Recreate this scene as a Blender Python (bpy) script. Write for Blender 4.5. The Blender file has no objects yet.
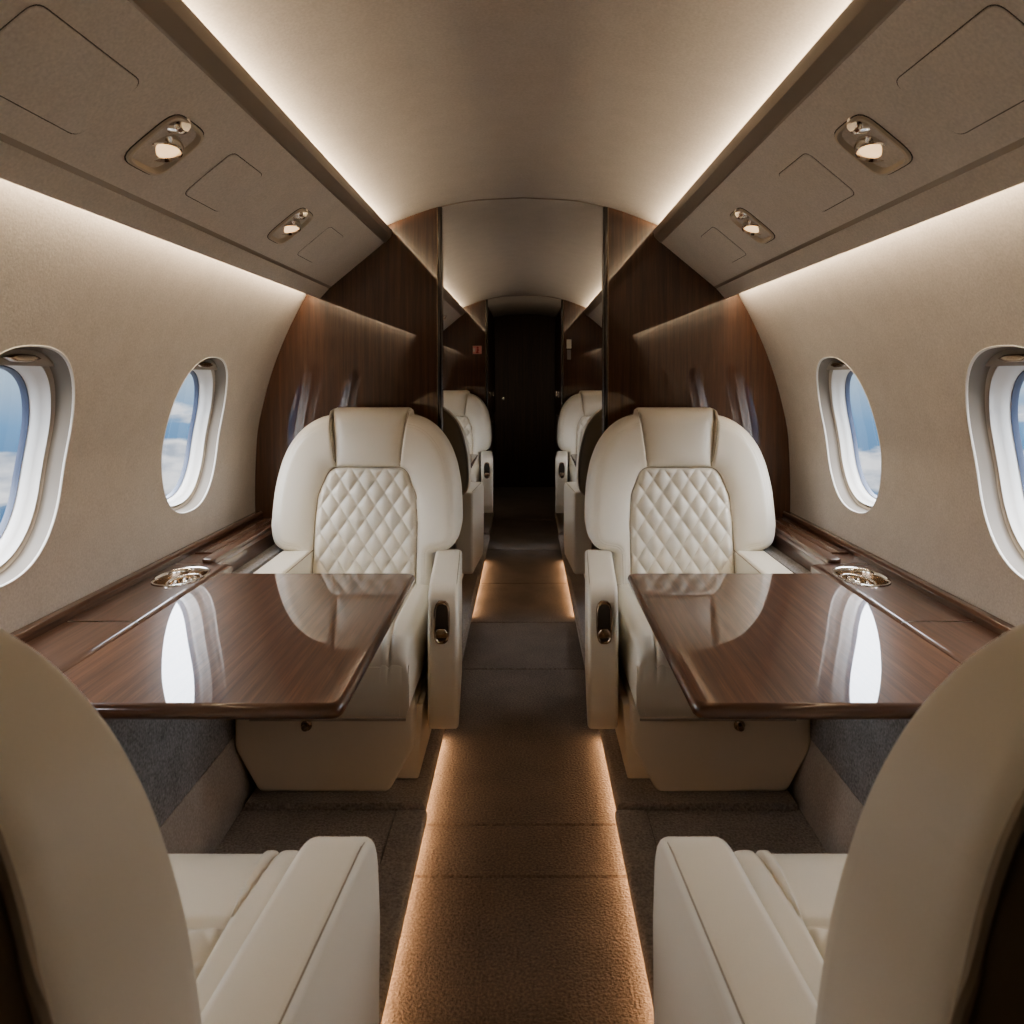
import bpy, bmesh, math, random
import numpy as np
from mathutils import Vector, Matrix
random.seed(7)
PI = math.pi
C = bpy.context.scene.collection
SC = bpy.context.scene
EYE = 1.24

# ------------------------------------------------------------------ materials
def new_mat(name):
    m = bpy.data.materials.new(name); m.use_nodes = True
    nt = m.node_tree
    return m, nt, nt.nodes['Principled BSDF']

def nd(nt, typ, **kw):
    n = nt.nodes.new(typ)
    for k, v in kw.items():
        if k in n.inputs: n.inputs[k].default_value = v
        else: setattr(n, k, v)
    return n

def soft(name, col, rough=.6, bump=.1, scale=300, var=.08, spec=.4, sheen=0, coat=0, vscale=14, bdist=.002, mixlow=.25):
    m, nt, b = new_mat(name)
    L = nt.links.new
    tc = nd(nt, 'ShaderNodeTexCoord')
    n1 = nd(nt, 'ShaderNodeTexNoise', Scale=scale, Detail=3.0)
    n2 = nd(nt, 'ShaderNodeTexNoise', Scale=vscale, Detail=3.0)
    L(tc.outputs['Object'], n1.inputs['Vector']); L(tc.outputs['Object'], n2.inputs['Vector'])
    r = nd(nt, 'ShaderNodeValToRGB')
    e = r.color_ramp.elements
    d = [c*(1-var) for c in col]; u = [min(1, c*(1+var)) for c in col]
    e[0].position = .3; e[1].position = .7
    e[0].color = (*d, 1); e[1].color = (*u, 1)
    mx = nd(nt, 'ShaderNodeMix', data_type='FLOAT'); mx.inputs[0].default_value = mixlow
    L(n1.outputs['Fac'], mx.inputs[2]); L(n2.outputs['Fac'], mx.inputs[3])
    L(mx.outputs[0], r.inputs['Fac']); L(r.outputs['Color'], b.inputs['Base Color'])
    bp = nd(nt, 'ShaderNodeBump', Strength=bump, Distance=bdist)
    L(n1.outputs['Fac'], bp.inputs['Height']); L(bp.outputs['Normal'], b.inputs['Normal'])
    b.inputs['Roughness'].default_value = rough
    b.inputs['Specular IOR Level'].default_value = spec
    b.inputs['Coat Weight'].default_value = coat
    if sheen:
        b.inputs['Sheen Weight'].default_value = sheen
    return m

def wood(name, dark, mid, light, axis='Y', scale=1.0, coat_ior=1.9, rough=.4, coat_w=1.0, coat_r=.012):
    m, nt, b = new_mat(name)
    L = nt.links.new
    tc = nd(nt, 'ShaderNodeTexCoord')
    mp = nd(nt, 'ShaderNodeMapping')
    s = [70*scale]*3; s['XYZ'.index(axis)] = 1.5*scale
    mp.inputs['Scale'].default_value = s
    L(tc.outputs['Object'], mp.inputs['Vector'])
    n1 = nd(nt, 'ShaderNodeTexNoise', Scale=1.0, Detail=4.0, Distortion=.25)
    L(mp.outputs['Vector'], n1.inputs['Vector'])
    mp2 = nd(nt, 'ShaderNodeMapping')
    s = [300*scale]*3; s['XYZ'.index(axis)] = 9*scale
    mp2.inputs['Scale'].default_value = s
    L(tc.outputs['Object'], mp2.inputs['Vector'])
    n2 = nd(nt, 'ShaderNodeTexNoise', Scale=1.0, Detail=2.0)
    L(mp2.outputs['Vector'], n2.inputs['Vector'])
    mx = nd(nt, 'ShaderNodeMix', data_type='FLOAT'); mx.inputs[0].default_value = .4
    L(n1.outputs['Fac'], mx.inputs[2]); L(n2.outputs['Fac'], mx.inputs[3])
    r = nd(nt, 'ShaderNodeValToRGB'); cr = r.color_ramp
    cr.elements[0].position = .33; cr.elements[0].color = (*dark, 1)
    cr.elements[1].position = .68; cr.elements[1].color = (*light, 1)
    e = cr.elements.new(.5); e.color = (*mid, 1)
    L(mx.outputs[0], r.inputs['Fac']); L(r.outputs['Color'], b.inputs['Base Color'])
    b.inputs['Roughness'].default_value = rough
    b.inputs['Specular IOR Level'].default_value = .3
    b.inputs['Coat Weight'].default_value = coat_w
    b.inputs['Coat Roughness'].default_value = coat_r
    b.inputs['Coat IOR'].default_value = coat_ior
    return m

def plain(name, col, rough=.5, metal=0.0, spec=.5, emit=None, es=0, coat=0):
    m, nt, b = new_mat(name)
    L = nt.links.new
    tc = nd(nt, 'ShaderNodeTexCoord')
    n = nd(nt, 'ShaderNodeTexNoise', Scale=40.0, Detail=2.0)
    L(tc.outputs['Object'], n.inputs['Vector'])
    mr = nd(nt, 'ShaderNodeMapRange')
    mr.inputs['To Min'].default_value = max(0, rough-.04); mr.inputs['To Max'].default_value = min(1, rough+.04)
    L(n.outputs['Fac'], mr.inputs['Value']); L(mr.outputs['Result'], b.inputs['Roughness'])
    b.inputs['Base Color'].default_value = (*col, 1)
    b.inputs['Metallic'].default_value = metal
    b.inputs['Specular IOR Level'].default_value = spec
    b.inputs['Coat Weight'].default_value = coat
    if emit:
        b.inputs['Emission Color'].default_value = (*emit, 1); b.inputs['Emission Strength'].default_value = es
    return m

def glass(name):
    m = bpy.data.materials.new(name); m.use_nodes = True
    nt = m.node_tree; nt.nodes.clear(); L = nt.links.new
    o = nd(nt, 'ShaderNodeOutputMaterial'); t = nd(nt, 'ShaderNodeBsdfTransparent')
    t.inputs['Color'].default_value = (.97, .985, 1, 1)
    g = nd(nt, 'ShaderNodeBsdfGlossy'); g.inputs['Roughness'].default_value = .02
    lw = nd(nt, 'ShaderNodeLayerWeight', Blend=.5); pw = nd(nt, 'ShaderNodeMath', operation='POWER'); pw.inputs[1].default_value = 5
    f = nd(nt, 'ShaderNodeMath', operation='MULTIPLY_ADD'); f.inputs[1].default_value = .5; f.inputs[2].default_value = .03
    mx = nd(nt, 'ShaderNodeMixShader'); L(lw.outputs['Facing'], pw.inputs[0]); L(pw.outputs[0], f.inputs[0])
    L(f.outputs[0], mx.inputs[0]); L(t.outputs[0], mx.inputs[1]); L(g.outputs[0], mx.inputs[2]); L(mx.outputs[0], o.inputs[0])
    return m

M = {
 'wall':   soft('wall_covering', (.58,.545,.51), .75, .14, 190, .13, .25, bdist=.003),
 'ceil':   soft('ceiling_covering', (.55,.51,.465), .85, .15, 170, .10, .2),
 'bin':    soft('overhead_covering', (.68,.645,.60), .7, .15, 170, .11, .25),
 'leather':soft('cream_leather', (.74,.695,.60), .40, .06, 520, .02, .42, vscale=5, bdist=.001),
 'leather2':soft('cream_leather_base', (.72,.64,.52), .5, .06, 520, .02, .35, vscale=5, bdist=.001),
 'shell':  soft('shaded_cream_leather', (.17,.135,.085), .5, .08, 420, .05, .35),  # cream seat backs in shadow, the shade put into a darker colour
 'seam':   plain('seam_thread', (.34,.29,.22), .7),
 'carpet': soft('aisle_carpet', (.205,.165,.135), .95, 1.0, 150, .5, .1, sheen=.15, bdist=.006, vscale=6),
 'carpet2':soft('grey_brown_carpet', (.40,.35,.305), .95, 1.0, 150, .36, .1, sheen=.1, bdist=.006, vscale=6),
 'kick':   soft('kick_carpet', (.42,.37,.32), .95, .6, 170, .18, .1, sheen=.1, bdist=.004),
 'greyfab':soft('charcoal_fabric', (.26,.25,.245), .95, .8, 150, .42, .1, bdist=.004),
 'table':  wood('table_veneer', (.045,.016,.008), (.092,.037,.018), (.15,.066,.034), 'Y', 1.0, 1.85),
 'wood':   wood('partition_veneer', (.045,.017,.008), (.078,.032,.015), (.115,.050,.025), 'Z', 1.0, 1.95),
 'edgewood': plain('table_edge_wood', (.075,.030,.015), .3, 0, .4, coat=1),
 'track':  plain('shade_track_taupe', (.24,.21,.175), .5),
 'ledge':  wood('ledge_veneer', (.045,.02,.012), (.08,.037,.022), (.12,.06,.037), 'Y', 1.0, 1.8),
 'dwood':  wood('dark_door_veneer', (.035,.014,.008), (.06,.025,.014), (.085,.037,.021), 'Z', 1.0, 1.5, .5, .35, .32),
 'edge':   plain('dark_polished_edge', (.03,.02,.015), .12, 0, .8, coat=1),
 'trim':   plain('brown_satin_trim', (.33,.285,.235), .35, .3, .6),
 'chrome': plain('polished_chrome', (.78,.74,.68), .12, 1),
 'bronze': plain('bronze_metal', (.42,.33,.25), .25, 1),
 'black':  plain('dark_recess', (.045,.036,.028), .4),
 'dark':   plain('dark_gap', (.03,.025,.02), .8),
 'white':  plain('window_white', (.83,.82,.79), .35),
 'creamp': plain('window_taupe', (.50,.455,.39), .45),
 'shade':  plain('shade_taupe', (.40,.36,.31), .5),
 'seal':   plain('blue_grey_seal', (.07,.085,.13), .4),
 'glass':  glass('window_glass'),
 'hous':   plain('fixture_cream', (.62,.55,.45), .35),
 'lens':   plain('lamp_lens', (.9,.75,.55), .2, 0, .6, (1,.66,.36), 1.3),
 'signw':  plain('sign_white', (.75,.72,.66), .5),
 'signp':  plain('sign_pink', (.72,.36,.30), .5),
 'signr':  plain('sign_red', (.42,.03,.03), .5),
 'signg':  plain('sign_grey', (.3,.28,.25), .5),
}

# ------------------------------------------------------------------ helpers
def mk(name, bm, mat, parent=None, smooth=True, angle=40, recalc=True):
    if recalc: bmesh.ops.recalc_face_normals(bm, faces=bm.faces[:])
    me = bpy.data.meshes.new(name); bm.to_mesh(me); bm.free()
    me.materials.append(M[mat] if isinstance(mat, str) else mat)
    if smooth:
        me.polygons.foreach_set('use_smooth', [True]*len(me.polygons))
        if angle < 180: me.set_sharp_from_angle(angle=math.radians(angle))
    o = bpy.data.objects.new(name, me); C.objects.link(o)
    if parent: o.parent = parent
    return o

def mk_py(name, verts, faces, mat, parent=None, angle=180):
    me = bpy.data.meshes.new(name); me.from_pydata([tuple(v) for v in verts], [], [tuple(f) for f in faces]); me.update()
    bm = bmesh.new(); bm.from_mesh(me); bpy.data.meshes.remove(me)
    return mk(name, bm, mat, parent, True, angle)

def empty(name, loc, label, cat, group=None, rz=0):
    o = bpy.data.objects.new(name, None); C.objects.link(o)
    o.location = loc; o.rotation_euler = (0, 0, rz); o.empty_display_size = .1
    return tag(o, label, cat, group)

def tag(o, label, cat, group=None):
    o['label'] = label; o['category'] = cat
    if group: o['group'] = group
    return o

def struct(o, label=None, cat=None):
    o['kind'] = 'structure'
    if label: o['label'] = label
    if cat: o['category'] = cat
    return o

def dup(root, loc, rz, label, group=None):
    r = root.copy(); C.objects.link(r); r.location = loc; r.rotation_euler = (0, 0, rz)
    r['label'] = label
    if group: r['group'] = group
    for ch in list(root.children):
        c = ch.copy(); C.objects.link(c); c.parent = r
        for g in list(ch.children):
            d = g.copy(); C.objects.link(d); d.parent = c
    return r

def prism(bm, poly, axis, a, b, bev=0, seg=3):
    """extrude a 2-D polygon along an axis: axis X -> poly (y,z); Y -> (x,z); Z -> (x,y)"""
    def p3(p, t):
        return {'X': (t, p[0], p[1]), 'Y': (p[0], t, p[1]), 'Z': (p[0], p[1], t)}[axis]
    tmp = bmesh.new()
    va = [tmp.verts.new(p3(p, a)) for p in poly]; vb = [tmp.verts.new(p3(p, b)) for p in poly]
    n = len(poly)
    tmp.faces.new(va); tmp.faces.new(vb[::-1])
    for i in range(n): tmp.faces.new((va[i], vb[i], vb[(i+1) % n], va[(i+1) % n]))
    bmesh.ops.recalc_face_normals(tmp, faces=tmp.faces[:])
    if bev:
        tmp.edges.ensure_lookup_table()
        es = [e for e in tmp.edges if len(e.link_faces) == 2 and e.calc_face_angle(0) > math.radians(35)]
        bmesh.ops.bevel(tmp, geom=es, offset=bev, segments=seg, profile=.5, affect='EDGES', clamp_overlap=True)
    me = bpy.data.meshes.new('t'); tmp.to_mesh(me); tmp.free(); bm.from_mesh(me); bpy.data.meshes.remove(me)

def box(bm, x0, x1, y0, y1, z0, z1, bev=0, seg=2):
    prism(bm, [(x0, y0), (x1, y0), (x1, y1), (x0, y1)], 'Z', z0, z1, bev, seg)

def round_poly(pts, r, n=8):
    """round the corners of a polygon; r is one radius or one per corner"""
    out = []; N = len(pts)
    for i in range(N):
        p = Vector(pts[i]); a = Vector(pts[i-1]); c = Vector(pts[(i+1) % N])
        ri = r[i] if isinstance(r, (list, tuple)) else r
        if ri <= 0: out.append(tuple(p)); continue
        d1 = (a-p).normalized(); d2 = (c-p).normalized()
        ang = math.acos(max(-1, min(1, d1.dot(d2)))); t = ri/math.tan(ang/2)
        t = min(t, (a-p).length*.49, (c-p).length*.49)
        p1 = p+d1*t; p2 = p+d2*t
        for k in range(n+1):
            s = k/n
            out.append(tuple((1-s)**2*p1 + 2*s*(1-s)*p + s*s*p2))
    return out

def tube(bm, pts, r, n=8, closed=False):
    pts = [Vector(p) for p in pts]; N = len(pts); rings = []
    up = Vector((0, 0, 1))
    for i, p in enumerate(pts):
        if closed: t = pts[(i+1) % N]-pts[i-1]
        else: t = pts[min(i+1, N-1)]-pts[max(i-1, 0)]
        t.normalize()
        a = t.cross(up)
        if a.length < .05: a = t.cross(Vector((1, 0, 0)))
        a.normalize(); b = t.cross(a)
        rr = r[i] if isinstance(r, (list, tuple)) else r
        rings.append([bm.verts.new(p+a*rr*math.cos(2*PI*k/n)+b*rr*math.sin(2*PI*k/n)) for k in range(n)])
    for i in range(N if closed else N-1):
        A = rings[i]; B = rings[(i+1) % N]
        for k in range(n): bm.faces.new((A[k], A[(k+1) % n], B[(k+1) % n], B[k]))
    if not closed: bm.faces.new(rings[0][::-1]); bm.faces.new(rings[-1])

def lathe(bm, prof, M4, n=24):
    rings = []
    for r, h in prof:
        rings.append([bm.verts.new(M4 @ Vector((r*math.cos(2*PI*k/n), r*math.sin(2*PI*k/n), h))) for k in range(n)])
    for A, B in zip(rings, rings[1:]):
        for k in range(n): bm.faces.new((A[k], A[(k+1) % n], B[(k+1) % n], B[k]))

def se_pt(c, d, n, a, b):
    r = (abs(d[0]/a)**n+abs(d[1]/b)**n)**(-1/n)
    return (c[0]+d[0]*r, c[1]+d[1]*r)

def sheet(fn, u0, u1, v0, v1, holes=(), nv=40, du=.06, rings=10):
    """surface fn(u,v) with superellipse holes (cu,cv,a,b,n, cell half width)"""
    V = []; F = []; idx = {}
    def add(u, v):
        k = (round(u, 5), round(v, 5))
        if k not in idx: idx[k] = len(V); V.append(fn(u, v))
        return idx[k]
    vs = np.linspace(v0, v1, nv+1)
    def plainpart(a, b):
        if b-a < 1e-4: return
        us = np.linspace(a, b, max(1, int(math.ceil((b-a)/du)))+1)
        for i in range(len(us)-1):
            for j in range(nv):
                F.append((add(us[i], vs[j]), add(us[i+1], vs[j]), add(us[i+1], vs[j+1]), add(us[i], vs[j+1])))
    cur = u0
    for (cu, cv, a, b, n, hw) in sorted(holes):
        plainpart(cur, cu-hw); cur = cu+hw
        m = 28; us = np.linspace(cu-hw, cu+hw, m+1)
        Q = [(u, v0) for u in us[:-1]]+[(cu+hw, v) for v in vs[:-1]]+[(u, v1) for u in us[::-1][:-1]]+[(cu-hw, v) for v in vs[::-1][:-1]]
        P = [se_pt((cu, cv), (q[0]-cu, q[1]-cv), n, a, b) for q in Q]
        N = len(Q); prev = [add(*q) for q in Q]
        for k in range(1, rings+1):
            w = (k/rings); w = 1-(1-w)**1.3
            ring = [add(q[0]*(1-w)+p[0]*w, q[1]*(1-w)+p[1]*w) for q, p in zip(Q, P)]
            for i in range(N):
                f = (prev[i], prev[(i+1) % N], ring[(i+1) % N], ring[i])
                if len(set(f)) == 4: F.append(f)
            prev = ring
    plainpart(cur, u1)
    return V, F

def pchip(xs, ys):
    xs = np.array(xs, float); ys = np.array(ys, float); h = np.diff(xs); d = np.diff(ys)/h
    m = np.zeros(len(xs)); m[0] = d[0]; m[-1] = d[-1]
    for i in range(1, len(xs)-1):
        if d[i-1]*d[i] > 0:
            w1 = 2*h[i]+h[i-1]; w2 = h[i]+2*h[i-1]; m[i] = (w1+w2)/(w1/d[i-1]+w2/d[i])
    def f(x):
        x = np.asarray(x, float); i = np.clip(np.searchsorted(xs, x)-1, 0, len(h)-1)
        t = np.clip((x-xs[i])/h[i], 0, 1)
        return ys[i]*(1+2*t)*(1-t)**2+h[i]*m[i]*t*(1-t)**2+ys[i+1]*t*t*(3-2*t)+h[i]*m[i+1]*t*t*(t-1)
    return f

# ------------------------------------------------------------------ cabin cross-section (z relative to the eye)
wall_x = pchip([-1.30,-.75,-.6,-.5,-.26,-.08,.10,.329,.346,.42,.50], [1.06,1.10,1.11,1.112,1.104,1.070,1.013,.905,.895,.845,.77])
ceil_z = pchip([0,.2,.35,.5,.6,.66,.73,.78], [.747,.736,.707,.655,.612,.578,.53,.49])
Y0, YP, YP2, YD = -1.7, 3.03, 6.65, 8.6
CAB = [(Y0, YP), (YP+.045, YP2), (YP2+.045, YD)]
WIN_Y = [-.275, .625, 1.555, 2.44, 3.75, 4.65, 5.55]
WZ = -.192; WA, WB, WN = .198, .25, 2.45

holes = [(y, WZ, WA*1.045, WB*1.036, WN, .36) for y in WIN_Y]
for s, side in ((-1, 'left'), (1, 'right')):
    V, F = sheet(lambda u, v: (s*float(wall_x(v)), u, EYE+v), Y0, YP2+.045, -.70, .50, holes, nv=48, rings=12)
    struct(mk_py('wall_'+side, V, F, 'wall'), 'beige curved cabin side wall with oval windows on the '+side, 'wall')

xs = np.linspace(-.78, .78, 61)
V = [(x, y, EYE+float(ceil_z(abs(x)))) for y in np.linspace(Y0, YD+.055, 12) for x in xs]
F = [(j*61+i, j*61+i+1, (j+1)*61+i+1, (j+1)*61+i) for j in range(11) for i in range(60)]
struct(mk_py('ceiling', V, F, 'ceil'), 'arched beige cabin ceiling glowing along both edges', 'ceiling')

# aisle floor with fine cross seams
seams = [.35, 1.9, 2.12, 3.25, 3.87, 4.6, 5.5, 6.66]
ys = [(Y0, 0)]
for y in seams: ys += [(y-.006, 0), (y, -.006), (y+.006, 0)]
ys += [(YD+.055, 0)]
V = []; F = []
xw = [-.42, -.2, 0, .2, .42]
for (y, dz) in ys:
    for x in xw: V.append((x, y, -.06+dz))
for j in range(len(ys)-1):
    for i in range(4): F.append((j*5+i, j*5+i+1, (j+1)*5+i+1, (j+1)*5+i))
struct(mk_py('floor', V, F, 'carpet', angle=30), 'brown carpeted aisle floor with cross seams, lit amber at its edges', 'floor')

# ------------------------------------------------------------------ side platforms, kerbs, plinths, lower walls
def pf(s, pts): return [(s*x, z) for x, z in pts]
tn = [0]
def trim_name():
    tn[0] += 1; return 'trim_%d' % tn[0]
for s, side in ((-1, 'left'), (1, 'right')):
    bm = bmesh.new()
    prism(bm, pf(s, [(.36,-.10),(.36,-.001),(.83,-.001),(.83,-.10)]), 'Y', Y0, YP2)
    struct(mk('floor_'+side, bm, 'carpet2', angle=30), 'raised grey-brown carpet platform under the '+side+' seats', 'floor')
    bm = bmesh.new()
    kp = round_poly([(.30,-.10),(.30,-.022),(.268,-.022),(.268,.004),(.357,.004),(.357,-.10)], [0,0,.004,.012,.004,0], 4)
    for a, b in ((Y0, 2.085), (2.96, 3.02), (3.08, 5.72)):
        prism(bm, pf(s, kp), 'Y', a, b)
    struct(mk(trim_name(), bm, 'carpet2', angle=30), 'carpeted kerb strip along the '+side+' edge of the aisle', 'trim')
    for a, b in ((-.1, 1.0), (2.09, 2.955), (3.3, 4.5), (5.73, 6.64)):
        bm = bmesh.new()
        pp = round_poly([(.31,-.10),(.31,-.022),(.276,-.022),(.276,.020),(.79,.020),(.79,-.10)], [0,0,.004,.014,.006,0], 4)
        prism(bm, pf(s, pp), 'Y', a, b, 0)
        struct(mk(trim_name(), bm, 'carpet2', angle=30), 'dark carpeted plinth under a seat on the '+side, 'trim')
    bm = bmesh.new()
    prism(bm, pf(s, [(.80,-.05),(.80,0),(.85,.175),(1.05,.175),(1.05,-.05)]), 'Y', Y0, YP2)
    struct(mk('baseboard_'+side, bm, 'kick', angle=30), 'sloped carpet kick panel at the foot of the '+side+' wall', 'baseboard')
    bm = bmesh.new()
    prism(bm, pf(s, [(.851,.176),(.893,.60),(1.1,.60),(1.06,.176)]), 'Y', Y0, YP2)
    struct(mk('wall_lower_'+side, bm, 'greyfab', angle=30), 'charcoal fabric lower side panel below the '+side+' wood ledge', 'wall')

# ------------------------------------------------------------------ overhead soffits
P0 = Vector((.572, .560)); P1 = Vector((.794, .3755)); P2 = Vector((.799, .3705)); P3 = Vector((.842, .323))
def bin_pt(s, u, t, d=0):
    p = P0.lerp(P1, t); n = Vector((P1-P0)); n = Vector((-n.y, n.x)).normalized()   # outward (up/out of cabin)
    p = p + n*d
    return (s*p.x, u, EYE+p.y)
LAMP_Y = [-.78, -.08, .69, 1.44, 2.205, 3.6, 4.4, 5.2, 6.0]
PANELS = [(-.45,.26), (.29,.25), (1.11,.27), (1.725,.19), (2.53,.19), (4.0,.19), (4.8,.19), (5.6,.19)]
for s, side in ((-1, 'left'), (1, 'right')):
    V = []; F = []
    for (a, b) in CAB[:2]:
        hs = [(y, .563, .064, .22, 4.6, .12) for y in LAMP_Y if a < y < b]
        v, f = sheet(lambda u, t: bin_pt(s, u, t), a, b, 0, 1, hs, nv=24, du=.2, rings=6)
        o = len(V); V += v; F += [tuple(i+o for i in q) for q in f]
    root = struct(mk_py(trim_name(), V, F, 'bin', angle=180), 'slanted beige overhead panel above the '+side+' windows', 'overhead panel')
    bm = bmesh.new(); bm2 = bmesh.new(); bm3 = bmesh.new()
    for (a, b) in CAB[:2]:
        # lower strip past the shadow groove and its back
        prism(bm, pf(s, [(P2.x+.004, EYE+P2.y-.004), (P3.x, EYE+P3.y), (.850, EYE+.330), (.828, EYE+.392), (.812,EYE+.40), (.806, EYE+.379)]), 'Y', a, b, .002, 1)
        # top cover of the soffit
        prism(bm, pf(s, [(.802,EYE+.380), (.81,EYE+.40), (.70,EYE+.495), (.60,EYE+.546), (.574,EYE+.559)]), 'Y', a, b)
        prism(bm2, pf(s, [(P1.x-.001, EYE+P1.y+.001),(P2.x+.006, EYE+P2.y-.004),(.812,EYE+.379),(.800,EYE+.386)]), 'Y', a, b)
        prism(bm3, pf(s, round_poly([(.541,EYE+.611),(.546,EYE+.582),(.569,EYE+.558),(.584,EYE+.556),(.552,EYE+.611)], .004, 3)), 'Y', a, b)
    mk('lower_strip', bm, 'bin', root, angle=30)
    mk('shadow_groove', bm2, 'trim', root, angle=30)
    mk('cove_trim', bm3, 'trim', root, angle=50)

def rrect(cu, ct, hu, ht, r, n=6):
    pts = [(cu-hu, ct-ht), (cu+hu, ct-ht), (cu+hu, ct+ht), (cu-hu, ct+ht)]
    return round_poly(pts, r, n)
FACE_L = (P1-P0).length
def flat_plate(name, s, cu, hu, t0, t1, r, d0, d1, mat, parent, grow=0):
    ct = (t0+t1)/2*FACE_L; ht = (t1-t0)/2*FACE_L
    poly = rrect(cu, ct, hu+grow, ht+grow, r+grow)
    bm = bmesh.new()
    A = [bm.verts.new(bin_pt(s, p[0], p[1]/FACE_L, d0)) for p in poly]
    ins = rrect(cu, ct, hu+grow-.0012, ht+grow-.0012, r)
    B = [bm.verts.new(bin_pt(s, p[0], p[1]/FACE_L, d1)) for p in ins]
    for i in range(len(A)): bm.faces.new((A[i], A[(i+1) % len(A)], B[(i+1) % len(A)], B[i]))
    bm.faces.new(B)
    return mk(name, bm, mat, parent, angle=30)

pos_word = {1.11: 'large beige access panel nearest the camera, in the %s overhead', 1.725: 'middle beige access panel between the two reading lights, %s overhead',
            2.53: 'small beige access panel nearest the wood partition, %s overhead'}
for s, side in ((-1, 'left'), (1, 'right')):
    for (y, w) in PANELS:
        if y < 0: continue
        lab = pos_word.get(y, 'beige access panel in the %s overhead at depth' % side)
        if '%s' in lab: lab = lab % side
        else: lab = ('beige access panel in the %s overhead above the camera' if y < 1 else 'beige access panel in the %s overhead of the far compartment') % side
        if y > 3: continue
        root = empty('access_panel', (0,0,0), lab, 'panel', 'access panels in the overheads')
        flat_plate('gap', s, y, w/2, .31, .81, .022, -.0004, -.0006, 'dark', root, .0016)
        flat_plate('cover', s, y, w/2, .31, .81, .022, -.0006, -.0022, 'bin', root)

# reading lights
def frame_at(s, y, t, d=0):
    """local x along +Y, local y down the slanted face, local z out of the cabin side into the soffit"""
    o = Vector(bin_pt(s, y, t, d)); t2 = Vector(bin_pt(s, y, t+.1, d))
    ey = (t2-o).normalized(); n0 = Vector(bin_pt(s, y, t, d+.1))-o; ez = n0.normalized(); ex = Vector((0,1,0))
    return Matrix(((ex.x,ey.x,ez.x,o.x),(ex.y,ey.y,ez.y,o.y),(ex.z,ey.z,ez.z,o.z),(0,0,0,1)))
def se_ring(a, b, n, N=48):
    out = []
    for k in range(N):
        th = 2*PI*k/N; d = (math.cos(th), math.sin(th))
        out.append(se_pt((0,0), d, n, a, b))
    return out
def loft(bm, rings, cap=False):
    R = [[bm.verts.new(p) for p in r] for r in rings]
    N = len(R[0])
    for A, B in zip(R, R[1:]):
        for k in range(N): bm.faces.new((A[k], A[(k+1) % N], B[(k+1) % N], B[k]))
    if cap: bm.faces.new(R[-1])
for s, side in ((-1, 'left'), (1, 'right')):
    for y in LAMP_Y:
        if y < -.5: continue
        where = {1.44: 'chrome reading light recessed in the %s overhead, nearer of the two', 2.205: 'chrome reading light recessed in the %s overhead, nearer the wood partition'}
        lab = (where[y] % side) if y in where else ('chrome reading light in the %s overhead %s' % (side, 'above the front seats' if y < 3 else 'of the far compartment'))
        root = empty('reading_light', (0,0,0), lab, 'reading light', 'reading lights in the overheads')
        m4 = frame_at(s, y, .563)
        A, B = .064, .22*FACE_L
        bm = bmesh.new()
        def R(a, b, z, n=4.6): return [m4 @ Vector((p[0], p[1], z)) for p in se_ring(a, b, n)]
        loft(bm, [R(A*1.1,B*1.1,-.001), R(A*1.07,B*1.07,-.006), R(A*.99,B*.99,-.0065), R(A*.95,B*.95,-.001), R(A*.90,B*.90,.014), R(A*.82,B*.84,.036), R(A*.6,B*.62,.043)], True)
        mk('housing', bm, 'hous', root, angle=60)
        bm = bmesh.new(); loft(bm, [R(A*1.13,B*1.13,.0005), R(A*1.13,B*1.13,-.0008), R(A*1.09,B*1.09,-.0012)])
        mk('gap_ring', bm, 'dark', root, angle=40)
        # gasper tube, swivelling lamp bowl
        bm = bmesh.new()
        mm = m4 @ Matrix.Translation((-.018, -.026, .036)) @ Matrix.Scale(1.25, 4) @ Matrix.Rotation(.2, 4, 'Y') @ Matrix.Rotation(-.7, 4, 'X') @ Matrix.Rotation(PI, 4, 'X')
        lathe(bm, [(.0,.046),(.012,.046),(.0165,.042),(.0175,.036),(.0175,.010),(.022,.004),(.022,-.004),(0,-.004)], mm)
        mk('air_vent', bm, 'chrome', root, angle=40)
        bm = bmesh.new()
        mm = m4 @ Matrix.Translation((.014, .004, .016)) @ Matrix.Scale(1.32, 4) @ Matrix.Rotation(.25, 4, 'Y') @ Matrix.Rotation(.45, 4, 'X') @ Matrix.Rotation(PI, 4, 'X')
        lathe(bm, [(0,-.018),(.016,-.016),(.026,-.006),(.029,.006),(.027,.016),(.0245,.0175),(.022,.012)], mm)
        b_ = mk('lamp_bowl', bm, 'chrome', root, angle=40)
        bm = bmesh.new()
        lathe(bm, [(.022,.012),(.014,.0145),(0,.0155)], mm)
        mk('lens', bm, 'lens', b_, angle=60)

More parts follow.
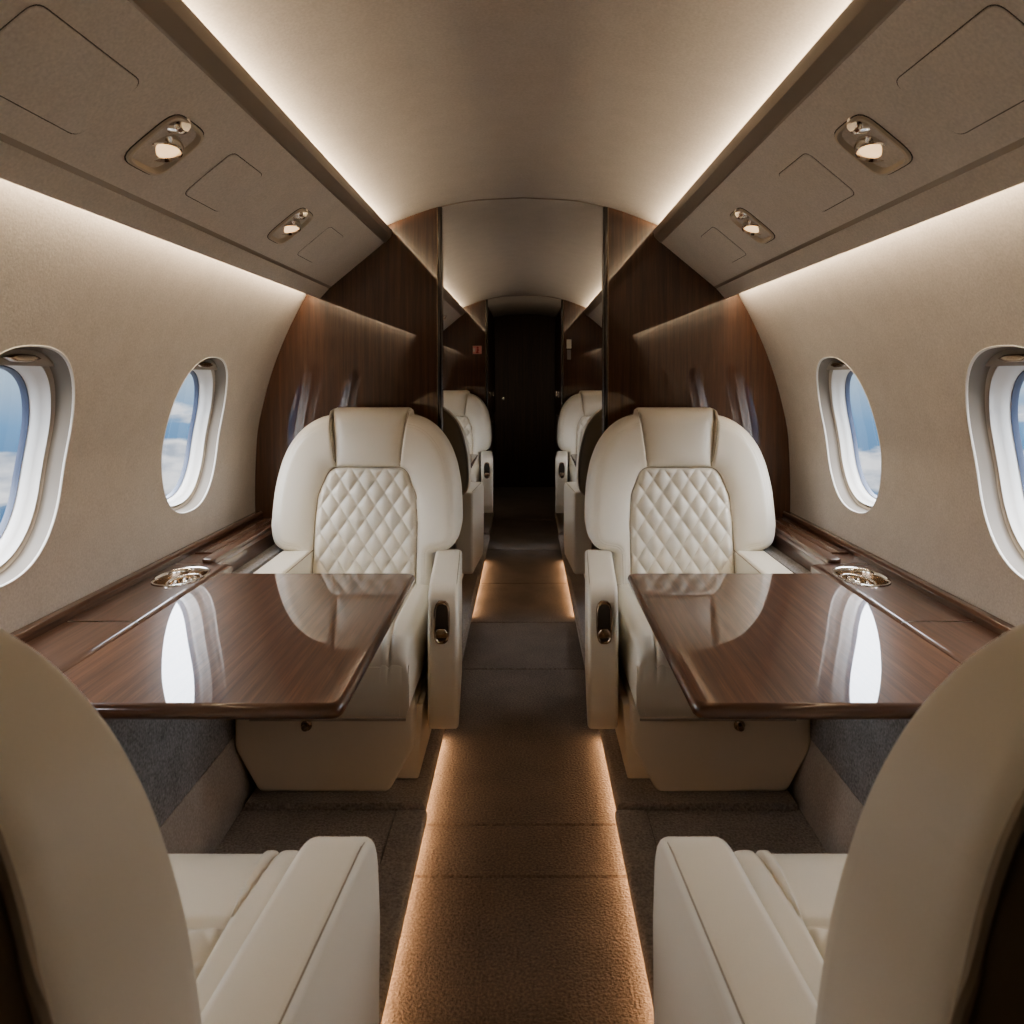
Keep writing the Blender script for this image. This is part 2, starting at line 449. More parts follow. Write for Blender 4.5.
# ------------------------------------------------------------------ windows
def build_window(k, s, y, label):
    root = bpy.data.objects.new('window_%d' % k, None); C.objects.link(root)
    struct(root, label, 'window')
    NN = 96
    def ring(sa, d, dz=0):
        out = []
        for i in range(NN):
            th = 2*PI*i/NN
            p = se_pt((0, 0), (math.cos(th)*WA, math.sin(th)*WB), WN, WA, WB)
            u = y+p[0]*sa; v = WZ+p[1]*(sa if sa < 1 else 1+(sa-1)*.8)+dz
            out.append((s*(float(wall_x(v))+d), u, EYE+v))
        return out
    bm = bmesh.new()
    loft(bm, [ring(1.05,.001), ring(1.047,-.001), ring(1.040,-.0016), ring(1.033,.000), ring(1.029,.004)])
    mk('bezel', bm, 'white', root, angle=80)  # white imitates the bright highlight on the wall-coloured rolled edge
    bm = bmesh.new()
    loft(bm, [ring(1.029,.004), ring(1.022,.012), ring(1.012,.026), ring(1.003,.036), ring(.990,.038)])
    mk('shade_track', bm, 'track', root, angle=60)
    bm = bmesh.new()
    loft(bm, [ring(.990,.038), ring(.975,.040), ring(.962,.046), ring(.952,.050), ring(.948,.042)])
    mk('inner_frame', bm, 'creamp', root, angle=50)
    bm = bmesh.new()
    loft(bm, [ring(.948,.042), ring(.940,.041), ring(.932,.045), ring(.905,.060), ring(.900,.061), ring(.875,.082)])
    mk('reveal', bm, 'white', root, angle=50)
    bm = bmesh.new()
    loft(bm, [ring(.875,.082), ring(.865,.081), ring(.855,.088), ring(.855,.096)])
    mk('seal', bm, 'seal', root, angle=50)
    # outer pane
    bm = bmesh.new(); loft(bm, [ring(.865,.091), ring(.5,.091), ring(.2,.091)], True)
    mk('pane', bm, 'glass', root)
    # part-lowered shade filling the top of the opening
    zb = WB*(.865 if y > 1 else -.35)  # unseen windows by the camera: lowered further to dim the near seats
    pts = []
    for i in range(41):
        th = PI*i/40
        p = se_pt((0,0), (math.cos(th)*WA, math.sin(th)*WB), WN, WA, WB)
        pts.append((p[0]*1.004, p[1]*1.004))
    if zb < 0: pts = [(WA*.998, zb+(-zb)*q/6) for q in range(6)]+pts+[(-WA*.998, zb+(-zb)*q/6) for q in range(5, -1, -1)]
    top = [(min(max(px, -WA), WA), max(pz, zb)) for px, pz in pts if pz > zb-.02]
    bm = bmesh.new()
    fr = []; bk = []; n = len(top)
    for (px, pz) in top:
        row = []
        for (zz, dd) in ((WZ+pz, .029), (WZ+zb+.004, .029), (WZ+zb, .032), (WZ+zb, .037)):
            row.append(bm.verts.new((s*(float(wall_x(zz))+dd), y+px, EYE+zz)))
        fr.append(row)
    for i in range(n-1):
        for j in range(3): bm.faces.new((fr[i][j], fr[i+1][j], fr[i+1][j+1], fr[i][j+1]))
    sh = mk('shade', bm, 'shade', root, angle=40)
    # handle: a lens shaped pull
    bm = bmesh.new()
    zc = WZ+zb+.016
    rings = []
    for a, b, d in ((.058,.009,.029), (.056,.0085,.020), (.046,.006,.016), (.03,.003,.0155)):
        rings.append([(s*(float(wall_x(zc+p[1]))+d), y+p[0], EYE+zc+p[1]) for p in se_ring(a, b, 2.0, 28)])
    loft(bm, rings, True)
    mk('shade_handle', bm, 'bronze', sh, angle=40)
k = 0
for s, side in ((-1, 'left'), (1, 'right')):
    for y in WIN_Y:
        k += 1
        d = {1.555: 'oval %s cabin window nearest the camera, cut by the picture edge', 2.44: 'oval %s cabin window beside the wood partition'}.get(y)
        d = d % side if d else ('oval window in the %s wall %s' % (side, 'beside the front seat' if y < 3 else 'of the far compartment'))
        build_window(k, s, y, d)

# ------------------------------------------------------------------ wood partitions, end walls, door
def half_outline(xo, z0):
    pts = [(xo, z0)]
    for x in np.linspace(xo, .775, 16): pts.append((x, EYE+float(ceil_z(x))-.0008))
    for z in np.linspace(.48, -.69, 28): pts.append((float(wall_x(z))-.001, EYE+z))
    pts += [(1.05, EYE-.70), (1.0, z0)]
    return pts
def partition(name, s, y, xo, label, mat='wood'):
    bm = bmesh.new(); prism(bm, pf(s, half_outline(xo, -.061)), 'Y', y, y+.045)
    o = struct(mk(name, bm, mat, angle=30), label, 'partition')
    bm = bmesh.new()
    zt = EYE+float(ceil_z(xo))-.002
    prism(bm, pf(s, round_poly([(xo-.016, y-.006), (xo+.002, y-.006), (xo+.002, y+.052), (xo-.016, y+.052)], .005, 4)), 'Z', -.06, zt)
    mk('edge_post', bm, 'edge', o, angle=40)
    bm = bmesh.new()
    box(bm, *sorted((s*(xo+.0022), s*(xo+.0055))), y-.005, y, -.06, zt)
    mk('metal_inlay', bm, 'bronze', o, angle=40)
    return o
for s, side in ((-1, 'left'), (1, 'right')):
    partition('wall_partition_'+side, s, YP, .350, 'glossy dark wood partition panel behind the %s cream seat' % side)
    partition('wall_rear_partition_'+side, s, YP2, .350, 'second dark wood partition on the %s, deep in the cabin' % side)
for y in (YP, YP2):
    bm = bmesh.new()
    tube(bm, [(x, y+.004, EYE+float(ceil_z(abs(x)))-.002) for x in np.linspace(-.347, .347, 31)], .0035, 6)
    struct(mk(trim_name(), bm, 'trim'), 'thin dark rib across the ceiling above the opening', 'trim')
bm = bmesh.new()
for s in (-1, 1): prism(bm, pf(s, half_outline(0, -.061)), 'Y', Y0-.03, Y0)
struct(mk('wall_back', bm, 'wood', angle=30), 'wood bulkhead behind the camera', 'wall')

# rear wall + door
bm = bmesh.new()
for s in (-1, 1):
    prism(bm, pf(s, half_outline(.325, -.061)), 'Y', YD, YD+.04)
    prism(bm, pf(s, half_outline(0, -.061)), 'Y', YD+.041, YD+.06)
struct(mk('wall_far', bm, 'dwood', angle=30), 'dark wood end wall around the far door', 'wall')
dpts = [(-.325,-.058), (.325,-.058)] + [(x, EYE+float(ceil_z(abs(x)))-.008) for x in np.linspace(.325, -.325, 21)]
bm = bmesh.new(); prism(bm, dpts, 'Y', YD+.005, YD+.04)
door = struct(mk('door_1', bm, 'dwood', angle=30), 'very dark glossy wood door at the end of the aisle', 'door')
bm = bmesh.new()
lathe(bm, [(0,.05),(.014,.048),(.02,.04),(.018,.03),(.009,.022),(.009,.008),(.02,.006),(.02,0)], Matrix.Translation((-.255, YD+.005, .985)) @ Matrix.Rotation(PI/2, 4, 'X'))
mk('door_knob', bm, 'chrome', door)

# galley cabinets beyond the second partition
for s, side in ((-1, 'left'), (1, 'right')):
    root = empty('galley_cabinet', (s*.55, 7.6, -.06), 'tall dark wood cabinet lining the far aisle on the '+side, 'cabinet', 'far aisle cabinets')
    def loc(bm): bmesh.ops.translate(bm, verts=bm.verts[:], vec=(-s*.55, -7.6, .06)); return bm
    bm = bmesh.new()
    prism(bm, pf(s, half_outline(.365, -.058)[:-2]+[(1.05,EYE-.7),(.95,-.058)]), 'Y', YP2+.06, YD-.01)
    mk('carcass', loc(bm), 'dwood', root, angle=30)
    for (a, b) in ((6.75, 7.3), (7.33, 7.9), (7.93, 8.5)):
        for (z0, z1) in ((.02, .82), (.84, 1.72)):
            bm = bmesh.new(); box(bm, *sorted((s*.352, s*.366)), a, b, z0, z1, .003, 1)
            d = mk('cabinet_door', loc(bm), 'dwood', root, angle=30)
            bm = bmesh.new()
            zz = z1-.08 if z1 < 1 else z0+.22
            box(bm, *sorted((s*.344, s*.353)), a+.04, a+.075, zz-.03, zz+.03, .003, 2)
            mk('latch', loc(bm), 'chrome', d, angle=40)
# signs on the second partition
root = empty('safety_placard', (-.43, YP2, 1.487), 'small pink and red safety placard on the far left wood partition', 'sign')
bm = bmesh.new(); box(bm, -.042, .042, -.006, -.0005, -.038, .038, .002, 1); mk('plate', bm, 'signp', root, angle=30)
bm = bmesh.new()
lathe(bm, [(0,.0),(.010,.0)], Matrix.Translation((.004,-.0065,.020)) @ Matrix.Rotation(PI/2,4,'X'), 12)
prism(bm, [(-.006,.008),(.014,.008),(.016,-.010),(.006,-.012),(.018,-.030),(-.010,-.030),(-.010,-.018),(-.002,-.012)], 'Y', -.0068, -.006)
mk('emblem', bm, 'signr', root, angle=30)
bm = bmesh.new(); box(bm, -.036, -.022, -.0068, -.006, -.02, .015); mk('side_mark', bm, 'signw', root, angle=30)
root = empty('white_placard', (.405, YP2, 1.54), 'small white placard on the far right wood partition', 'sign')
bm = bmesh.new(); box(bm, -.022, .022, -.006, -.0005, -.042, .042, .002, 1); mk('plate', bm, 'signw', root, angle=30)
bm = bmesh.new(); box(bm, -.018, .018, -.006, -.0005, -.142, -.052, .002, 1); mk('lower_plate', bm, 'signg', root, angle=30)

# ------------------------------------------------------------------ side ledges
def ledge(s, side, a, b, cup, label, pads, cuts, inner):
    root = empty('side_ledge', (s*.99, a, .6), label, 'ledge')
    off = (-s*.99, -a, -.6)
    def fin(name, bm, mat, parent=root, angle=40):
        bmesh.ops.translate(bm, verts=bm.verts[:], vec=off); return mk(name, bm, mat, parent, angle=angle)
    zt = .6605
    edges = [a]+cuts+[b]
    for i in range(len(edges)-1):
        y0 = edges[i]+(.0025 if i else 0); y1 = edges[i+1]-(.0025 if i < len(edges)-2 else 0)
        hs = [(cy, .985, .098, .066, 2.2, .13) for cy in cup if y0 < cy < y1]
        xi = inner(.5*(y0+y1))
        V, F = sheet(lambda u, v: (s*v, u, zt-.004*max(0, (xi+.012-v)/.012)**2 if v < xi+.012 else zt), y0, y1, xi, 1.083, hs, nv=30, du=.3, rings=5)
        bm = bmesh.new(); me = bpy.data.meshes.new('t'); me.from_pydata(V, [], F); bm.from_mesh(me); bpy.data.meshes.remove(me)
        ext = []
        fin('lid', bm, 'ledge', angle=60)
        bm = bmesh.new(); k = xi-.903
        prism(bm, pf(s, [(.897+k,.602),(.905+k,.602),(.905+k,.6555),(.903+k,.6565),(.897+k,.652)]), 'Y', edges[i], edges[i+1])
        fin('front_face', bm, 'ledge', angle=30)
    for cpos in cuts:
        bm = bmesh.new(); box(bm, *sorted((s*max(.936, inner(cpos)+.004), s*1.08)), cpos-.006, cpos+.006, .652, .6565)
        fin('lid_gap', bm, 'dark')
    bm = bmesh.new()
    prism(bm, pf(s, round_poly([(1.076,.658),(1.076,.676),(1.084,.684),(1.106,.684),(1.106,.658)], [.001,.004,.004,.002,0], 4)), 'Y', a, b)
    fin('wall_moulding', bm, 'ledge', angle=50)
    for (p0, p1) in pads:
        bm = bmesh.new()
        poly = round_poly([(s*.955,p0),(s*1.0,p0),(s*1.0,p1),(s*.955,p1)], [.02,.035,.01,.006], 7)
        prism(bm, poly, 'Z', .655, .673, .007, 4)
        fin('armrest_pad', bm, 'ledge', angle=40)
        bm = bmesh.new()
        prism(bm, pf(s, round_poly([(1.01,.658),(1.01,.664),(1.018,.666),(1.07,.666),(1.07,.658)], .002, 2)), 'Y', p0+.12, p1)
        fin('raised_lid', bm, 'ledge', angle=40)
    for cy in cup:
        holder = None
        A, B = .098, .066
        def R(k, z, dx=0, dy=0): return [(s*(.985+p[1]*k+dx), cy+p[0]*k+dy, z) for p in se_ring(A, B, 2.2, 40)]
        bm = bmesh.new(); loft(bm, [R(1.04,zt-.001), R(1.03,zt+.004), R(.98,zt+.005), R(.93,zt+.001), R(.92,zt-.006)])
        holder = fin('cup_holder_rim', bm, 'chrome', angle=60)
        bm = bmesh.new(); loft(bm, [R(.92,zt-.006), R(.86,zt-.025), R(.78,zt-.042), R(.4,zt-.046)], True)
        bo = mk('bowl', bm, 'bronze', holder, angle=50); bo.data.transform(Matrix.Translation(off))
        bm = bmesh.new()
        ring = [(s*(.97+p[1]), cy-.012+p[0], zt-.008) for p in se_ring(.066, .040, 2.0, 36)]
        tube(bm, ring, .0045, 8, True)
        ri = mk('inner_ring', bm, 'chrome', holder, angle=60); ri.data.transform(Matrix.Translation(off))
        bm = bmesh.new()
        rnd = random.Random(3)
        for q in range(9):
            cx = .955+rnd.random()*.05; yy = cy-.055+q*.012
            lathe(bm, [(0,.012),(.006,.010),(.009,.004),(.008,-.004),(0,-.006)], Matrix.Translation((s*cx, yy, zt-.020+rnd.random()*.008)) @ Matrix.Rotation(rnd.random()*2,4,'X'), 7)
        gl = mk('faceted_glints', bm, 'chrome', holder, angle=20); gl.data.transform(Matrix.Translation(off))
    return root
for s, side in ((-1, 'left'), (1, 'right')):
    ledge(s, side, Y0, YP-.002, [2.115], 'glossy dark wood side ledge with a chrome cup holder under the %s windows' % side, [(2.27, 2.98)], [.80, 1.73, 2.262], lambda y: .903 if .8 < y < 2.262 else .952)
    ledge(s, side, YP+.047, YP2-.002, [], 'dark wood side ledge along the %s wall of the far compartment' % side, [], [4.4], lambda y: .992)

# ------------------------------------------------------------------ tables
def make_table(label):
    """local x: 0 at ledge, +x towards aisle ; y: 0 front .. L"""
    root = empty('folding_table', (0,0,0), label, 'table', 'glossy wood tables')
    return root
def table(s, y0, y1, xin, label):
    xo = .8955 if y0 < 3 else .982; root = empty('folding_table', (s*.6, (y0+y1)/2, .66), label, 'table', 'glossy wood tables')
    cx, cy = s*.6, (y0+y1)/2
    poly = round_poly([(s*xin-cx, y0-cy), (s*xo-cx, y0-cy), (s*xo-cx, y1-cy), (s*xin-cx, y1-cy)], [.022,.006,.006,.022], 6)
    # rounded edge slab as a loft
    bm = bmesh.new()
    def ins(d, z):
        p = round_poly([(s*(xin+d)-cx, y0+d-cy), (s*(xo-d*.3)-cx, y0+d-cy), (s*(xo-d*.3)-cx, y1-d-cy), (s*(xin+d)-cx, y1-d-cy)], [.022,.006,.006,.022], 6)
        return [(a, b, z) for a, b in p]
    R = [ins(.03,-.030), ins(.018,-.030), ins(.014,-.030), ins(.006,-.028), ins(.001,-.022), ins(0,-.015), ins(.001,-.008), ins(.004,-.003), ins(.0075,-.0006), ins(.010,0)]
    loft(bm, R); bm.verts.ensure_lookup_table()
    bm.faces.new([v for v in bm.verts[:len(R[0])]])
    top = bmesh.new(); loft(top, [ins(.010,0), ins(.02,0), ins(.04,0)], True)
    tt = mk('tabletop', top, 'table', root, angle=50)
    mk('edge_band', bm, 'edgewood', tt, angle=50)
    for q in (-.25, .25):
        bm = bmesh.new(); box(bm, *sorted((s*.70-cx, s*.894-cx)), q-.02, q+.02, -.050, -.0302, .003, 1)
        mk('support_bracket', bm, 'bronze', root, angle=40)
    return root
table(-1, 1.29, 2.165, .312, 'glossy striped wood table folded out on the left, before the left quilted seat')
table(1, 1.29, 2.165, .312, 'glossy striped wood table folded out on the right, before the right quilted seat')
table(-1, 4.55, 5.5, .345, 'small-looking wood table in the far compartment on the left of the aisle')
table(1, 4.55, 5.5, .345, 'small-looking wood table in the far compartment on the right of the aisle')

# ------------------------------------------------------------------ seats
BW = pchip([.40,.592,.602,.615,.635,.665,.70,.80,.90,.97,1.03,1.065,1.083,1.092,1.112,1.118], [.250,.250,.292,.318,.334,.343,.347,.343,.327,.303,.264,.224,.188,.157,.150,.138])
def lean(z): return -(z-.70)*.175 - np.maximum(z-.95, 0)**2*.25
def back_T(z): return np.interp(z, [.4, .75, .9, 1.0, 1.118], [.14, .14, .128, .102, .08])
def poly_sd(px, pz, poly):
    """signed distance (inside positive) of points to polygon"""
    poly = np.array(poly); d = np.full(px.shape, 1e9); ins = np.zeros(px.shape, bool); n = len(poly)
    for i in range(n):
        a = poly[i]; b = poly[(i+1) % n]; e = b-a; L2 = e@e
        if L2 < 1e-14: continue
        t = np.clip(((px-a[0])*e[0]+(pz-a[1])*e[1])/L2, 0, 1)
        d = np.minimum(d, (px-a[0]-t*e[0])**2+(pz-a[1]-t*e[1])**2)
        c = ((a[1] > pz) != (b[1] > pz))
        if abs(e[1]) > 1e-12:
            ins ^= c & (px < a[0]+e[0]*(pz-a[1])/e[1])
    return np.where(ins, 1, -1)*np.sqrt(d)
QUILT = round_poly([(-.190,.30), (.190,.30), (.190,.70), (.183,.80), (.142,.902), (-.142,.902), (-.183,.80), (-.190,.70)], [0,0,.05,.08,.055,.055,.08,.05], 8)
HEAD = [(-.120,.902), (.120,.902), (.152,1.16), (-.152,1.16)]
def grid_faces(nr, nc, keep):
    F = []
    for j in range(nr-1):
        for i in range(nc-1):
            if keep[j, i]: F.append((j*nc+i, j*nc+i+1, (j+1)*nc+i+1, (j+1)*nc+i))
    return F
def compact(V, F):
    used = sorted(set(i for f in F for i in f)); mp = {o: n for n, o in enumerate(used)}
    return [V[i] for i in used], [tuple(mp[i] for i in f) for f in F]

def back_parts():
    zr = np.concatenate([np.linspace(.40,.585,52), np.linspace(.588,.64,36), np.linspace(.643,1.06,140), np.linspace(1.0625,1.118,44)])
    nr, nc = len(zr), 221
    s = np.linspace(-1, 1, nc)
    s = np.sign(s)*(1-(1-np.abs(s))**1.12)
    W = BW(zr)
    U = s[None, :]*W[:, None]; Z = np.repeat(zr[:, None], nc, 1)
    outline = [(w, z) for w, z in zip(W[::2], zr[::2])]+[(.138,1.118)]+[(-.138,1.118)]+[(-w, z) for w, z in zip(W[::-2], zr[::-2])]
    outline = [(.25, .2)]+outline+[(-.25, .2)]
    def surf(U, Z):
        d = np.maximum(poly_sd(U, Z, outline), 0)
        dq = poly_sd(U, Z, QUILT); dh = poly_sd(U, Z, HEAD)
        r = .052
        q = np.clip(d, 0, r); h = -.85*(r-np.sqrt(np.maximum(r*r-(r-q)**2, 0)))
        reg = np.where(dq > 0, 1, np.where(dh > 0, 2, 0))
        dout = np.maximum(-dq, 0); dhin = np.maximum(dh, 0); dho = np.maximum(-dh, 0)
        bol = .042*(1-np.exp(-dout/.05))
        wh = .120+(Z-.902)*.124
        sd_ = np.maximum(wh-np.abs(U), 0)
        bol = np.where(reg == 2, .004+.036*(1-np.exp(-sd_/.028))*(1-np.exp(-np.maximum(Z-.902, 0)/.028)), bol)
        bol = np.where(reg == 1, -.002, bol)
        h = h+bol
        seam = np.minimum(np.abs(dq), np.where(dq > -.004, 1e9, np.abs(dh)))
        h -= .008*np.exp(-(seam/.005)**2)
        P, Q = .0665, .0955
        a = U/P+(Z-.905)/Q; b = U/P-(Z-.905)/Q
        puff = (np.abs(np.sin(PI*a)*np.sin(PI*b)))**.55*.0125
        h += np.where(reg == 1, puff*np.clip(dq/.02, 0, 1), 0)
        stitch = np.exp(-((d-.026)/.0022)**2)*.0016+np.exp(-((d-.034)/.0022)**2)*.0012
        h -= np.where(reg == 0, stitch, 0)
        return lean(Z)+h, reg
    Yv, reg = surf(U, Z)
    V = [(float(u), float(y), float(z)) for u, y, z in zip(U.ravel(), Yv.ravel(), Z.ravel())]
    rc = reg[:-1, :-1]
    res = {}
    for rid in (0, 1, 2): res[rid] = compact(V, grid_faces(nr, nc, rc == rid))
    # side wall strip from the front edge to the back
    rim = [(float(U[j, 0]), float(Yv[j, 0]), float(Z[j, 0])) for j in range(nr)]
    rim += [(float(U[-1, i]), float(Yv[-1, i]), float(Z[-1, i])) for i in range(1, nc)]
    rim += [(float(U[j, -1]), float(Yv[j, -1]), float(Z[j, -1])) for j in range(nr-2, -1, -1)]
    def path(pts):
        out = []
        for a, b in zip(pts, pts[1:]):
            k = max(2, int(math.hypot(b[0]-a[0], b[1]-a[1])/.008))
            for q in range(k): out.append((a[0]+(b[0]-a[0])*q/k, a[1]+(b[1]-a[1])*q/k))
        out.append(pts[-1])
        u = np.array([p[0] for p in out]); z = np.array([p[1] for p in out])
        y = surf(u, z)[0]
        return [(float(a), float(c)+.0004, float(b)) for a, b, c in zip(u, z, y)]
    qp = [p for p in QUILT if p[1] > .31]
    seams = [path([(.190,.42)]+qp+[(-.190,.42)]), path([(.120,.905), (.150,1.112)]), path([(-.120,.905), (-.150,1.112)])]
    return res, rim, seams

def seat_mats(): return None
def make_seat(c, label, loc, rz, group):
    """c = +1 when the aisle side is local +x"""
    root = empty('cabin_seat', loc, label, 'seat', group, rz)
    # --- base, pedestal
    bm = bmesh.new()
    prism(bm, round_poly([(-.262,.27),(-.262,.150),(-.19,.021),(.19,.021),(.262,.150),(.262,.27)], [.0,.06,.03,.03,.06,.0], 6), 'Y', -.12, .56, .010, 3)
    base = mk('base', bm, 'leather2', root, angle=40)
    bm = bmesh.new()
    prism(bm, [(c*.15,.021),(c*.268,.021),(c*.282,.25),(c*.15,.25)], 'Y', -.10, .49, .008, 2)
    mk('pedestal_side', bm, 'leather2', base, angle=40)
    bm = bmesh.new()
    m4 = Matrix.Translation((-c*.05, .56, .220)) @ Matrix.Rotation(-PI/2, 4, 'X')
    lathe(bm, [(.016,0),(.016,.004),(.012,.007),(.009,.007),(.009,.016),(.011,.018),(.008,.023),(0,.024)], m4, 20)
    mk('latch_knob', bm, 'bronze', base, angle=40)
    # --- cushion
    x0, x1, y0, y1 = -c*.19, c*.258, -.05, .635
    xa, xb = min(x0, x1), max(x0, x1); xm = (xa+xb)/2; hw = (xb-xa)/2
    nu, nv = 121, 151
    us = np.linspace(-1, 1, nu); us = np.sign(us)*(1-(1-np.abs(us))**1.35); vsn = 1-(1-np.linspace(0, 1, nv))**1.35
    U = np.repeat((us*hw)[None, :], nv, 0); Vv = np.repeat((y0+vsn*(y1-y0))[:, None], nu, 1)
    dside = hw-np.abs(U); dfr = y1-Vv
    r1, r2 = .036, .072
    def rnd(d, r): q = np.clip(d, 0, r); return -(r-np.sqrt(np.maximum(r*r-(r-q)**2, 0)))
    zc = .475+rnd(dside, r1)+rnd(dfr, r2)*.85
    cw = .150
    du_ = np.abs(np.abs(U)-cw-.02*np.clip((Vv-.42)/.18, 0, 1)); 
    inside = np.abs(U) < cw
    zc += np.where(inside, -.004, .012)
    zc -= .010*np.exp(-(du_/.005)**2)
    cross = np.abs(Vv-.45)
    zc -= np.where(inside, .009*np.exp(-(cross/.006)**2), 0)
    a = U/.075+Vv/.10; b = U/.075-Vv/.10
    puff = (np.abs(np.sin(PI*a)*np.sin(PI*b)))**.55*.010
    zc += np.where(inside & (Vv < .45), puff*np.clip((.45-Vv)/.02, 0, 1)*np.clip((cw-np.abs(U))/.015, 0, 1), 0)
    zc += np.where(inside & (Vv > .45), .010*(1-np.exp(-(Vv-.45)/.03)), 0)
    V = [(float(u+xm), float(v), float(z)) for u, v, z in zip(U.ravel(), Vv.ravel(), zc.ravel())]
    allf = grid_faces(nv, nu, np.ones((nv-1, nu-1), bool))
    regf = (inside & (Vv < .45))[:-1, :-1]
    Vq, Fq = compact(V, grid_faces(nv, nu, regf)); Vp, Fp = compact(V, grid_faces(nv, nu, ~regf))
    rim = [V[j*nu] for j in range(nv)]+[V[(nv-1)*nu+i] for i in range(1, nu)]+[V[j*nu+nu-1] for j in range(nv-2, -1, -1)]
    o = len(Vp); n = len(rim)
    Vp += rim
    levels = [(.42,.003,0),(.37,.007,.004),(.31,.006,.002),(.275,-.006,-.004)]
    for z, gx, gy in levels:
        for (x, y, zz) in rim:
            sx = (x-xm)/hw; k = gx*max(-1, min(1, sx)) if abs(sx) > .9 else gx*sx*.2
            Vp.append((x+k, y+(gx+gy if y > y1-.03 else 0), min(z, zz)))
    for L in range(len(levels)):
        for i in range(n-1):
            Fp.append((o+L*n+i, o+L*n+i+1, o+(L+1)*n+i+1, o+(L+1)*n+i))
    cu = mk_py('seat_cushion', Vp, Fp, 'leather', root, angle=65)
    mk_py('quilted_insert', Vq, Fq, 'leather', cu)
    bm = bmesh.new()
    tube(bm, [(xm+hw*t*1.012, y1+.008, .274) for t in np.linspace(-.97, .97, 9)], .0035, 6)
    mk('piping', bm, 'seam', cu)
    # --- backrest
    if 'back' not in cache: cache['back'] = back_parts()
    res, rim, seams = cache['back']
    V, F = [list(x) for x in res[0]]
    n = len(rim); o = len(V); V += rim
    rings = []
    Wm = 1
    for k, f in enumerate((.15, .45, .75, .93, 1.0)):
        for (x, y, z) in rim:
            yb = float(lean(z)-back_T(z)); yy = y+(yb-y)*f
            g = .004*math.sin(PI*f) - (.006 if f == 1 else 0)
            rl = math.hypot(x, z-.75) or 1
            V.append((x+g*x/rl, yy, z+(g*(z-.75)/rl if z > .95 else 0)))
    for L in range(5):
        for i in range(n-1): F.append((o+L*n+i, o+L*n+i+1, o+(L+1)*n+i+1, o+(L+1)*n+i))
    bk = mk_py('backrest', V, F, 'leather', root, angle=75)
    mk_py('quilted_panel', *res[1], 'leather', root)
    hd = mk_py('headrest', *res[2], 'leather', root)
    for par, pts in ((bk, seams[0]), (hd, seams[1]), (hd, seams[2])):
        bm = bmesh.new(); tube(bm, pts, .0013, 5); mk('seam', bm, 'seam', par)
    # back shell
    ns = 13
    rows = [(x, float(lean(z)-back_T(z)), z) for (x, y, z) in rim]
    sub = rows[::6]+[rows[-1]]
    VV = []; FF = []
    m = len(sub)
    for t, bul, fw in ((1.0, .0, .004), (.985, .002, 0), (.96, .012, 0), (.88, .026, 0), (.7, .036, 0), (.45, .042, 0), (.2, .044, 0), (.0, .045, 0)):
        for (x, y, z) in sub:
            zz = .72+(z-.72)*t
            yl = float(lean(zz)-back_T(zz))
            VV.append((x*t*.985, yl-bul+fw, zz))
    for L in range(7):
        for i in range(m-1): FF.append((L*m+i, L*m+i+1, (L+1)*m+i+1, (L+1)*m+i))
        FF.append((L*m+m-1, L*m, (L+1)*m, (L+1)*m+m-1))
    sh = mk_py('back_shell', VV, FF, 'shell', root, angle=60)
    bm = bmesh.new()
    tube(bm, [(x*.985, y+.001, z) for (x, y, z) in sub], .0045, 6)
    mk('shell_piping', bm, 'seam', sh)
    # --- armrests
    def arm(ua, ub, inner):
        prof = round_poly([(.0,.150),(.455,.150),(.497,.22),(.505,.45),(.485,.600),(0,.606)], [.03,.05,.08,.14,.11,.02], 10)
        if not inner: prof = round_poly([(-.10,.25),(.49,.25),(.50,.45),(.485,.600),(-.10,.605)], [.03,.04,.12,.05,.02], 7)
        bm = bmesh.new(); lo, hi = sorted((c*ua, c*ub))
        prism(bm, prof, 'X', lo, hi, .034 if inner else .024, 6)
        if inner:
            for v in bm.verts:
                f = max(0, min(1, v.co.y/.5)); k = (abs(v.co.x)-ua)/(ub-ua)
                v.co.x += c*(.036-.004*k)*f
        a = mk('armrest', bm, 'leather', root, angle=45)
        bm = bmesh.new()
        ue = c*(ub-.020) if inner else c*(ua+.016)
        k = 1.0
        tp = [(ue, y, z+.0006) for y, z in prof if (z > .23 and y > .3) or z > .6]
        cy_, cz_ = .2, .38
        fl = lambda y: .032*max(0, min(1, y/.5)) if inner else 0
        tube(bm, [(ue+c*(.0125 if inner else -.0125)+c*fl(y), .2+(y-.2)*.985, cz_+(z-cz_)*.985) for (_, y, z) in tp], .0017, 5)
        mk('seam', bm, 'seam', a)
        return a
    a = arm(.260, .357, True); arm(-.195, -.305, False)
    # control recess on the front face of the aisle armrest
    cz, cu_, hz, hu = .500, c*.339, .060, .022
    def fy(z): return float(np.interp(z, [.22,.30,.45,.52,.60], [.497,.5015,.5045,.5015,.487]))
    def R(k, kk, d): return [(cu_+p[0]*k, fy(cz+p[1]*kk)+d, cz+p[1]*kk) for p in se_ring(hu, hz, 3.4, 40)]
    bm = bmesh.new(); loft(bm, [R(1.12,1.06,-.004), R(1.08,1.04,.004), R(.96,.98,.0055), R(.80,.91,.003), R(.76,.89,-.002)])
    fr = mk('control_frame', bm, 'bronze', a, angle=50)
    bm = bmesh.new(); loft(bm, [R(.80,.90,.0014), R(.4,.5,.0014)], True)
    mk('control_recess', bm, 'black', a, angle=50)
    bm = bmesh.new()
    zz = cz-.034
    prism(bm, round_poly([(cu_-.019, zz-.008), (cu_+.019, zz-.008), (cu_+.019, zz+.006), (cu_+.010, zz+.019), (cu_-.010, zz+.019), (cu_-.019, zz+.006)], .004, 3), 'Y', fy(zz)-.006, fy(zz)+.009, .002, 2)
    mk('control_lever', bm, 'bronze', a, angle=50)
    return root
cache = {}
G = 'cream leather cabin seats'
XS = .575; YA = 2.70; YF = .575
